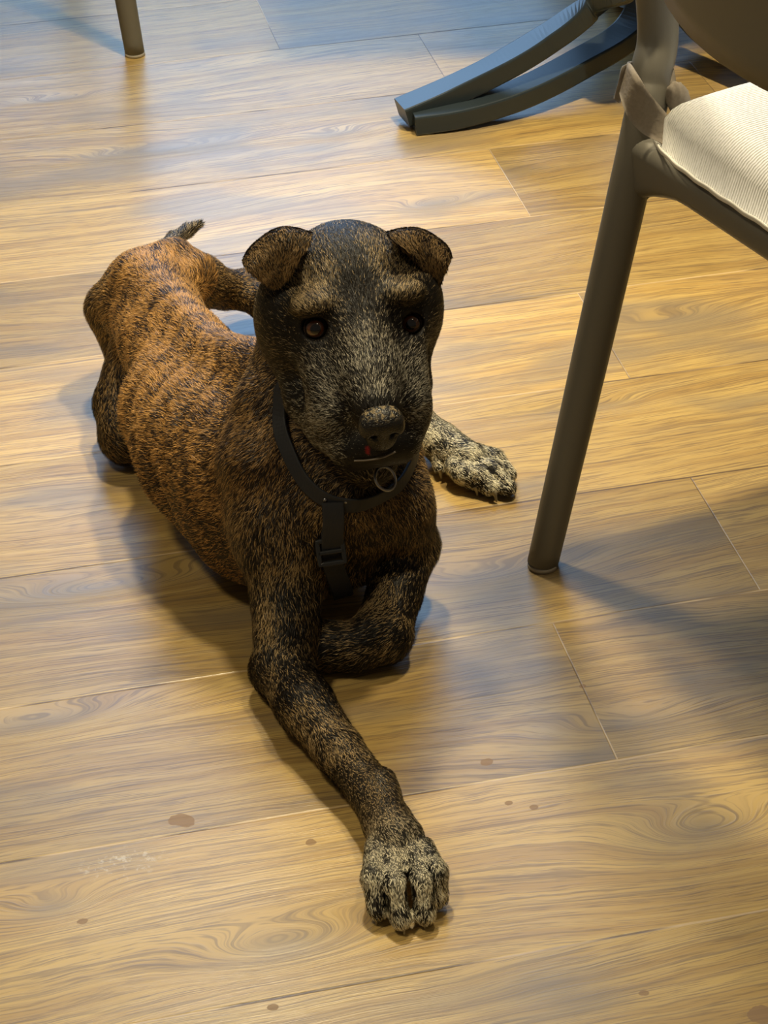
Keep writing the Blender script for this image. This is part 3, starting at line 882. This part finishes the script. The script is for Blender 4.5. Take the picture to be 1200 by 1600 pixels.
# -- claws
t = NT('claw_horn'); cn = t.noise(t.obj(), 90, 2)
t.set(Base_Color=t.mix(cn, (.10, .085, .06), (.42, .36, .24)), Roughness=.35); CLAW = t.m
def claw(a, b, r=.0042):
    a = np.array(a); b = np.array(b); mid = (a + b)/2 + np.array([0, 0, .003])
    path = catmull([a, mid, b], 6); sc = np.linspace(1, .22, len(path))
    v, f = sweep(path, (0, 0, 1), circ(r*.75, 12, r), scales=sc)
    link('claw', mesh_from('claw', v, f), CLAW, dog)
for x0, y0, x1, y1 in ((592, 1421, 588, 1444), (628, 1437, 632, 1460), (668, 1428, 664, 1450), (686, 1398, 690, 1418)):
    claw(at(x0, y0, .014), at(x1, y1, .002))
for x0, y0, x1, y1 in ((792, 738, 806, 742), (796, 760, 806, 768), (770, 768, 776, 784), (742, 760, 746, 774), (686, 734, 690, 748)):
    claw(at(x0, y0, .013), at(x1, y1, .002))

# -- collar and harness strap
t = NT('black_webbing')
wvn = t.node('ShaderNodeTexWave'); wvn.inputs['Scale'].default_value = 400; t.put(wvn.inputs['Vector'], t.obj())
t.set(Base_Color=(.012, .014, .02), Roughness=.6); t.bump(wvn.outputs['Fac'], .3, .0004); WEB = t.m
t = NT('black_plastic'); t.set(Base_Color=(.018, .02, .024), Roughness=.38); PLA = t.m
t = NT('dull_steel'); t.set(Base_Color=(.32, .32, .34), Roughness=.3, Metallic=1.0); STEEL = t.m

def ribbon(name, path, normals, w, th, mat, parent, closed=False):
    v, f = sweep(path, np.array(normals), rrect(w, th, th*.4, 2), closed=closed)
    return link(name, mesh_from(name, v, f), mat, parent, smooth=False)

front = [FD.hit(CP, ray(x, y), off=.0055) for x, y in ((436, 655), (448, 702), (474, 752), (512, 783), (560, 790), (604, 772), (634, 745))]
front = [p for p in front if p is not None and p[2] < .24]
print('collar', [np.round(p, 3) for p in front])
fr0, fr1 = front[0], front[-1]
mid = (fr0 + fr1)/2; bk_ = unit(mid - front[len(front)//2]); bk_[2] = abs(bk_[2])*.6
loop = front + [fr1 + bk_*.05, mid + unit(fr1 - fr0)*.03 + bk_*.085, mid - unit(fr1 - fr0)*.03 + bk_*.085, fr0 + bk_*.05]
L4 = catmull(loop[-2:] + loop + loop[:2], 8)[16:-9]
for _ in range(6):
    vv = FD.val(L4); gg = FD.grad(L4, .006)
    L4 = L4 + gg*np.maximum(.006 - vv, 0)[:, None]
    L4[1:-1] = .5*L4[1:-1] + .25*(L4[:-2] + L4[2:])
RNRM = [unit(g_*.6 + unit(p - L4.mean(0))*.4) for g_, p in zip(FD.grad(L4, .012), L4)]
collar = ribbon('collar', L4, RNRM, .015, .0028, WEB, dog, closed=True)
tag(collar, 'black webbing collar')

def on_skin(px, py, off=.008):
    p = FD.hit(CP, ray(px, py), off=off)
    return p
spts = [on_skin(520, 785), on_skin(521, 815), on_skin(519, 850), on_skin(520, 880), on_skin(528, 905)]
print('strap', [None if p is None else np.round(p, 3) for p in spts])
spts = [p for p in spts if p is not None and p[1] < 1.9]
if len(spts) > 2:
    spts.append(spts[-1] + np.array([.004, .012, -.028]))
    sp_ = catmull(spts, 6)
    sp_ += FD.grad(sp_, .008)*np.maximum(.0085 - FD.val(sp_), 0)[:, None]
    nrm = FD.grad(sp_, .008)
    nrm = [unit(n*.5 + unit(CP - p)*.5) for n, p in zip(nrm, sp_)]
    strap = ribbon('chest_strap', sp_, nrm, .020, .0028, WEB, dog)
    # slide buckle
    bp = FD.hit(CP, ray(517, 862), off=.010); bn = unit(unit(CP - bp)*.6 + FD.grad(bp, .01)[0]*.4)
    by = unit(sp_[0] - sp_[-1]); bx = unit(np.cross(by, bn)); by = np.cross(bn, bx)
    for nm, hw, hh in (('buckle', .0115, .011),):
        path = [bp + bx*hw*a + by*hh*b for a, b in ((-1, -1), (1, -1), (1, 1), (-1, 1))]
        P4 = []
        for i in range(4):
            for q in range(6): P4.append(path[i]*(1 - q/6) + path[(i+1) % 4]*q/6)
        v, f = sweep(np.array(P4), bn, rrect(.0045, .005, .001, 2), closed=True)
        v2, f2 = sweep([bp - bx*hw, bp + bx*hw], bn, rrect(.004, .005, .001, 2))
        f = list(f) + [tuple(i + len(v) for i in q) for q in f2]
        bk = link(nm, mesh_from(nm, np.concatenate([v, v2]), f), PLA, strap, smooth=False)
    tag(bk, 'black plastic slide buckle')
# metal ring on the collar
def ring_at(p, n, R, r, name, mat, parent):
    n = unit(n); a = unit(np.cross(n, (0, 0, 1))); b = np.cross(n, a)
    path = [p + a*R*math.cos(k*math.pi/16) + b*R*math.sin(k*math.pi/16) for k in range(32)]
    v, f = sweep(path, n, circ(r, 8), closed=True)
    return link(name, mesh_from(name, v, f), mat, parent)
rp = FD.hit(CP, ray(602, 748), off=.008)
if rp is not None: tag(ring_at(rp, unit(CP - rp) + np.array([.9, 0, .5]), .011, .0013, 'ring', STEEL, collar), 'metal leash ring')
for px_, py_ in ((508, 781), (540, 784)):
    rp = FD.hit(CP, ray(px_, py_), off=.007)
    bm = bmesh.new(); bmesh.ops.create_uvsphere(bm, u_segments=16, v_segments=10, radius=.0022); me = bpy.data.meshes.new('rivet'); bm.to_mesh(me); bm.free()
    for vv in me.vertices: vv.co += Vector(rp)
    link('rivet', me, STEEL, collar)

# ------------------------------------------------------------------ chairs
t = NT('taupe_resin'); n = t.noise(t.obj(), 900, 2)
t.set(Base_Color=(.160, .150, .125), Roughness=.48); t.bump(n, .10, .0003); RESIN = t.m
t = NT('foot_cap'); t.set(Base_Color=(.42, .38, .31), Roughness=.5); CAPM = t.m
t = NT('ribbed_fabric')
tc = t.node('ShaderNodeTexCoord'); sx = t.node('ShaderNodeSeparateXYZ'); t.put(sx.inputs[0], tc.outputs['UV'])
ribw = t.math('SINE', t.math('MULTIPLY', sx.outputs[0], 2*math.pi/.0031))
thr = t.noise(t.comb(t.math('MULTIPLY', sx.outputs[0], 900.), t.math('MULTIPLY', sx.outputs[1], 300.), 0.), 1, 2)
line = t.ramp(ribw, .55, .98, 0, 1)
c = t.mix(t.math('MULTIPLY', line, t.ramp(thr, .3, .6)), (.84, .84, .83), (.42, .42, .41))
t.set(Base_Color=c, Roughness=.9); t.bump(ribw, .6, .0012); FAB = t.m
t = NT('grey_tie_cloth'); n = t.noise(t.obj(), 300, 3)
t.set(Base_Color=t.mix(n, (.20, .17, .14), (.30, .26, .21)), Roughness=.9); t.bump(n, .4, .001); TIE = t.m
t = NT('pale_piping'); t.set(Base_Color=(.78, .76, .70), Roughness=.9); PIPE = t.m

# chair-local frame: origin below the left rear leg foot, x along the back edge, y to the front
def make_chair(name):
    """x: along the back rail, y: towards the front of the seat"""
    root = empty(name, (0, 0, 0))
    SW, SD = .50, .46       # seat corner spans
    def leg(x, y, fx, fy, top, nm='leg', r0=.0145, r1=.018):
        a = np.array([fx, fy, .004]); b = np.array([x, y, top])
        path = catmull([a, a*.6 + b*.4, b], 10)
        sc = [ (r0 + (r1 - r0)*min(1, i/(len(path)-1)))/r0 for i in range(len(path))]
        v, f = sweep(path, (0, -1, 0.0001), circ(r0, 28, r0*1.05), scales=sc)
        o = link(nm, mesh_from(nm, v, f), RESIN, root)
        v, f = sweep([np.array([fx, fy, 0.0]), np.array([fx, fy, .005])], (0, -1, 0), circ(r0*1.04, 24))
        c = link('foot_cap', mesh_from('foot_cap', v, f), CAPM, o)
        return o
    P = CH
    for s in (0, 1):
        q = P['post'][s]; ft = P['foot'][s]
        # rear leg continuing up as back post
        path = catmull([(*ft, .004), (*(np.array(ft)*.5 + np.array(q[:2])*.5), q[2]*.5 - .002), q, P['postlow'][s], P['postmid'][s], P['posttop'][s]], 12)
        sc = np.interp(path[:, 2], [0, .25, .40, .85], [.0148, .0172, .0180, .0172])/.0148
        v, f = sweep(path, (0, -1, 0.0001), circ(.0148, 28, .0160), scales=sc)
        o = link('leg', mesh_from('leg', v, f), RESIN, root)
        v, f = sweep([np.array([*ft, 0.0]), np.array([*ft, .005])], (0, -1, 0), circ(.0152, 24))
        link('foot_cap', mesh_from('foot_cap', v, f), CAPM, o)
        leg(P['front'][s][0], P['front'][s][1], P['ffoot'][s][0], P['ffoot'][s][1], .425)
    # seat frame: rails with deep soft section and gussets at the legs
    pl_, pr_ = np.array(P['post'][0], float), np.array(P['post'][1], float)
    fl_, fr_ = np.array((*P['front'][0], 0.)), np.array((*P['front'][1], 0.))
    z0 = P['railz']
    pl_[2] = pr_[2] = fl_[2] = fr_[2] = z0
    V_, F_2 = [], []
    for a, b in ((pl_, pr_), (pr_, fr_), (fr_, fl_), (fl_, pl_)):
        path = np.array([a + (b - a)*k/24 for k in range(25)])
        v, f = sweep(path, (0, 0, 1), rrect(.028, .034, .012, 4))
        for i in range(4):
            for e_ in (i, 24 - i):
                m0 = len(rrect(.028, .034, .012, 4)); sc0 = 1.28 - .07*i
                v[e_*m0:(e_+1)*m0] = path[e_] + (v[e_*m0:(e_+1)*m0] - path[e_])*sc0
        # deeper near both ends
        m_ = len(rrect(.028, .034, .012, 4))
        for i in range(25):
            g = max(0, 1 - min(i, 24 - i)/5.0)**2*.026
            for kk in range(m_):
                if v[i*m_ + kk][2] < z0: v[i*m_ + kk][2] -= g
        F_2 += [tuple(q + sum(len(x) for x in V_) for q in ff_) for ff_ in f]; V_.append(v)
    link('seat_frame', mesh_from('seat_frame', np.concatenate(V_), F_2), RESIN, root)
    # seat shell
    n = 12; vs = []; fs = []
    for zz in (z0 + .008, z0 - .004):
        for i in range(n + 1):
            for j in range(n + 1):
                p = (pl_*(1-i/n) + pr_*i/n)*(1 - j/n) + (fl_*(1-i/n) + fr_*i/n)*j/n
                vs.append((p[0], p[1], zz - .012*math.sin(math.pi*i/n)*math.sin(math.pi*j/n)))
    N = (n+1)**2
    for i in range(n):
        for j in range(n):
            a = i*(n+1)+j
            fs.append((a, a+n+1, a+n+2, a+1)); fs.append((a+N, a+1+N, a+n+2+N, a+n+1+N))
    link('seat', mesh_from('seat', vs, fs), RESIN, root)
    # curved back panel
    tl, tr = np.array(P['posttop'][0]), np.array(P['posttop'][1])
    nx, nz = 24, 12; vs = []
    for off in (0, .012):
        for i in range(nx + 1):
            u_ = i/nx
            for j in range(nz + 1):
                w_ = j/nz
                zb = P['backlow'] - .012*math.sin(math.pi*u_) + .05*(abs(2*u_ - 1))**4
                zt = tl[2] + .01*math.sin(math.pi*u_)
                z = zb + (zt - zb)*w_
                k_ = (z - pl_[2])/(tl[2] - pl_[2])
                base = (pl_*(1-k_) + tl*k_)*(1-u_) + (pr_*(1-k_) + tr*k_)*u_
                bow = -.045*math.sin(math.pi*u_)
                vs.append((base[0], base[1] + bow + off, z))
    N = (nx+1)*(nz+1); fs = []
    for i in range(nx):
        for j in range(nz):
            a = i*(nz+1)+j
            fs.append((a, a+nz+1, a+nz+2, a+1)); fs.append((a+N, a+1+N, a+nz+2+N, a+nz+1+N))
    for i in range(nx):
        for j in (0, nz):
            a = i*(nz+1)+j; fs.append((a, a+N, a+nz+1+N, a+nz+1))
    link('backrest', mesh_from('backrest', vs, fs), RESIN, root)
    return root

# measured places of the near chair, expressed in its own frame
A0 = at(1000, 222, .435); B0 = at(1186, 372, .418)
rd = unit((B0 - A0)*np.array([1, 1, 0])); ang = math.atan2(rd[1], rd[0])
fd = np.array([-rd[1], rd[0], 0])           # to the front (away to the right)
FT = at(848, 884, 0)
def loc(p):                                  # world -> chair frame
    d = np.array(p) - FT; return np.array([d @ rd, d @ fd, d[2]])
print('chair', A0, B0, FT, math.degrees(ang), loc(A0), loc(at(1024, 0, .60)))
a0 = loc(A0); WB = .44
a1 = loc(at(1026, 0, .555)); ab_ = loc(at(1016, 120, .490))
CH = dict(post=[(a0[0], a0[1], .44), (a0[0] + WB - 2*a0[0]*0, a0[1], .44)],
          foot=[(0, 0), (a0[0]*2 + WB, 0)],
          postlow=[tuple(ab_), (2*a0[0] + WB - ab_[0], ab_[1], ab_[2])],
          postmid=[tuple(a1), (2*a0[0] + WB - a1[0], a1[1], a1[2])],
          posttop=[(a1[0], a1[1] - .05, .82), (2*a0[0] + WB - a1[0], a1[1] - .05, .82)],
          front=[(a0[0] - .01, a0[1] + .42), (a0[0] + WB + .01, a0[1] + .42)],
          ffoot=[(a0[0] - .04, a0[1] + .47), (a0[0] + WB + .04, a0[1] + .47)],
          railz=.425, backlow=.60)
chair = make_chair('armless_chair')
chair.location = tuple(FT); chair.rotation_euler = (0, 0, ang)
tag(chair, 'taupe plastic chair with tapered leg and curved back, carrying the pale ribbed cushion', 'chair')

def dup(root, loc_, rz):
    r = root.copy(); COL.objects.link(r); r.location = loc_; r.rotation_euler = (0, 0, rz)
    for ch in list(root.children):
        c = ch.copy(); COL.objects.link(c); c.parent = r
        for g_ in ch.children:
            d = g_.copy(); COL.objects.link(d); d.parent = c
    return r
bpy.context.view_layer.update()
p2 = at(211, 86, 0)
rz2 = math.radians(192)
o2 = np.array([CH['ffoot'][0][0], CH['ffoot'][0][1]])
chair2 = dup(chair, (p2[0] - (o2[0]*math.cos(rz2) - o2[1]*math.sin(rz2)), p2[1] - (o2[0]*math.sin(rz2) + o2[1]*math.cos(rz2)), 0), rz2)
tag(chair2, 'chair at the top left corner, only one round khaki leg in view on the floor', 'chair')

# cushion on the near chair (its own top-level thing)
def cushion():
    root = empty('seat_cushion', (0, 0, 0))
    x0, x1 = a0[0] + .012, a0[0] + WB - .012; y0, y1 = a0[1] - .014, a0[1] + .42
    n = 56; zb = .444; T = .044
    def P(i, j, top):
        u_, w_ = i/n, j/n
        # rounded square outline
        sx_, sy_ = 2*u_ - 1, 2*w_ - 1
        k = 1 - .035*(sx_*sx_*sy_*sy_)**2 * 2
        x = (x0 + x1)/2 + (x1 - x0)/2*sx_*k; y = (y0 + y1)/2 + (y1 - y0)/2*sy_*k
        e = min(1 - abs(sx_), 1 - abs(sy_))
        pr_ = (1 - (1 - min(e/.20, 1))**2.2)**.55
        z = zb + (T*pr_ if top else 0) + (0 if not top else .004*math.sin(9*u_)*math.sin(7*w_)*pr_)
        # notch beside the post
        dx, dy = x - (a0[0] + .02), y - (a0[1] + .0)
        return (x, y, z)
    vs = [P(i, j, 1) for i in range(n+1) for j in range(n+1)] + [P(i, j, 0) for i in range(n+1) for j in range(n+1)]
    N = (n+1)**2; fs = []
    for i in range(n):
        for j in range(n):
            a = i*(n+1)+j; fs.append((a, a+n+1, a+n+2, a+1)); fs.append((a+N, a+1+N, a+n+2+N, a+n+1+N))
    idx = [(i, 0) for i in range(n)] + [(n, j) for j in range(n)] + [(n-i, n) for i in range(n)] + [(0, n-j) for j in range(n)]
    for k in range(len(idx)):
        a = idx[k][0]*(n+1)+idx[k][1]; b = idx[(k+1) % len(idx)]; b = b[0]*(n+1)+b[1]
        fs.append((a, b, b+N, a+N)[::-1])
    me = mesh_from('pad', vs, fs)
    uv = me.uv_layers.new(name='UVMap')
    for l in me.loops:
        co = me.vertices[l.vertex_index].co
        # ribs run across the seat; over the rounded edge they follow its drop
        uv.data[l.index].uv = (co.x, co.y)
    link('pad', me, FAB, root)
    # piping along the lower edge
    path = []
    for k in range(len(idx)):
        i, j = idx[k]; p = P(i, j, 0); path.append(np.array(p) + np.array([0, 0, .002 + .0006*math.sin(k*1.3)]))
    cx = np.mean(path, 0)
    path = [p + unit(p - cx)*.003 for p in path]
    v, f = sweep(path, (0, 0, 1), rrect(.0024, .0045, .001, 2), closed=True)
    link('piping', mesh_from('piping', v, f), PIPE, root)
    # tie band around the left post, with loose ends
    def strip(top, bot, nm='tie'):
        Tt = catmull([loc(at(*p)) for p in top], 6); Bb = catmull([loc(at(*p)) for p in bot], 6)
        n_ = len(Tt); m_ = 7
        G_ = np.array([[Tt[i]*(1 - j/(m_-1)) + Bb[i]*j/(m_-1) for j in range(m_)] for i in range(n_)])
        nn = np.cross(np.gradient(G_, axis=0), np.gradient(G_, axis=1)); nn /= np.linalg.norm(nn, axis=-1, keepdims=True) + 1e-12
        G_ = G_ + nn*(.0006*np.sin(np.arange(n_)*1.1)[:, None, None]*np.sin(np.linspace(0, 3.1, m_))[None, :, None])
        vs = np.concatenate([(G_ + nn*.0013).reshape(-1, 3), (G_ - nn*.0013).reshape(-1, 3)]); N = n_*m_; fs = []
        for i in range(n_ - 1):
            for j in range(m_ - 1):
                a = i*m_ + j; fs.append((a, a+m_, a+m_+1, a+1)); fs.append((a+N, a+1+N, a+m_+1+N, a+m_+N))
        for i in range(n_ - 1):
            for j in (0, m_ - 1):
                a = i*m_ + j; fs.append((a, a+N, a+m_+N, a+m_))
        for i in (0, n_ - 1):
            for j in range(m_ - 1):
                a = i*m_ + j; fs.append((a, a+1, a+1+N, a+N))
        link(nm, mesh_from(nm, vs, fs), TIE, root)
    strip([(1006, 96, .493), (984, 97, .505), (986, 102, .514), (1002, 127, .508), (1023, 156, .488), (1045, 184, .466), (1060, 205, .452)],
          [(990, 140, .472), (971, 140, .482), (972, 155, .484), (984, 186, .472), (1004, 208, .458), (1038, 227, .447), (1054, 240, .440)])
    strip([(982, 98, .510), (972, 106, .508), (966, 128, .494), (959, 154, .478)], [(988, 106, .506), (984, 120, .498), (978, 138, .488), (967, 160, .474)])
    strip([(1040, 100, .500), (1047, 106, .496), (1046, 138, .482), (1049, 172, .462)], [(1046, 98, .500), (1052, 106, .496), (1056, 136, .482), (1056, 176, .460)])
    kc = loc(at(1060, 156, .475))
    bm = bmesh.new(); bmesh.ops.create_icosphere(bm, subdivisions=4, radius=1)
    for vv in bm.verts:
        q = vv.co.copy(); k = 1 + .03*math.sin(q.x*16 + q.y*14) + .03*math.sin(q.y*13)
        vv.co = Vector((kc[0] + q.x*.010*k, kc[1] + q.y*.012*k, kc[2] + (q.z*.017 - .006*q.y)*k))
    me = bpy.data.meshes.new('knot'); bm.to_mesh(me); bm.free()
    link('knot', me, TIE, root)
    root.location = tuple(FT); root.rotation_euler = (0, 0, ang)
    return root
cu = cushion()
tag(cu, 'white ribbed seat cushion tied to the post of the near taupe chair', 'cushion')

# ------------------------------------------------------------------ table with curved metal feet
t = NT('slate_metal'); n = t.noise(t.obj(), 400, 2)
t.set(Base_Color=(.026, .038, .048), Roughness=.36, Metallic=0.0); t.bump(n, .12, .0003); SLATE = t.m
t = NT('table_laminate'); t.set(Base_Color=(.10, .08, .06), Roughness=.5); LAM = t.m
TC = np.array([.42, 3.10, 0])
table = empty('pedestal_table', tuple(TC))
def bar(path, w, h):
    path = catmull(path, 12)
    v, f = sweep(path, (0, 0, 1), rrect(w, h, .003, 2))
    return path, v, f
def foot(rot, shift):
    Rn = np.array(Matrix.Rotation(rot, 3, 'Z'))
    def T(p): return Rn @ (np.array(p) - TC) + TC + shift
    u = [at(628, 176, .020), at(700, 145, .038), at(780, 106, .066), at(860, 58, .100), at(932, 6, .145), at(985, -40, .20)]
    l = [at(645, 188, .014), at(720, 176, .018), at(810, 148, .028), at(900, 103, .045), at(985, 48, .068)]
    for nm, pts in (('upper_bar', u), ('lower_bar', l)):
        pts = [T(p) for p in pts] + ([T(TC + (-.02, -.01, .34))] if nm == 'upper_bar' else [T(TC + (-.01, -.005, .125))])
        _, v, f = bar(pts, .046, .028)
        link(nm, mesh_from(nm, v, f), SLATE, table, smooth=False)
for sh in (np.zeros(3), np.array([.0, .80, 0])):  # second pedestal is added out of view to carry the lengthened top
    for r_ in (0, 90, 180, 238): foot(math.radians(r_), sh)
    v, f = sweep([TC + sh + (0, 0, .075), TC + sh + (0, 0, .715)], (0, 1, 0), circ(.035, 32)); link('column', mesh_from('column', v, f), SLATE, table)
v, f = sweep([TC + (.0, -.25, .73), TC + (.0, 1.05, .73)], (0, 0, 1), rrect(.74, .03, .006, 2)); link('tabletop', mesh_from('tabletop', v, f), LAM, table, smooth=False)  # unseen top, made longer to block the window's reflection on the floor
tag(table, 'dark slate metal table base with two curved bars meeting at a floor foot', 'table')
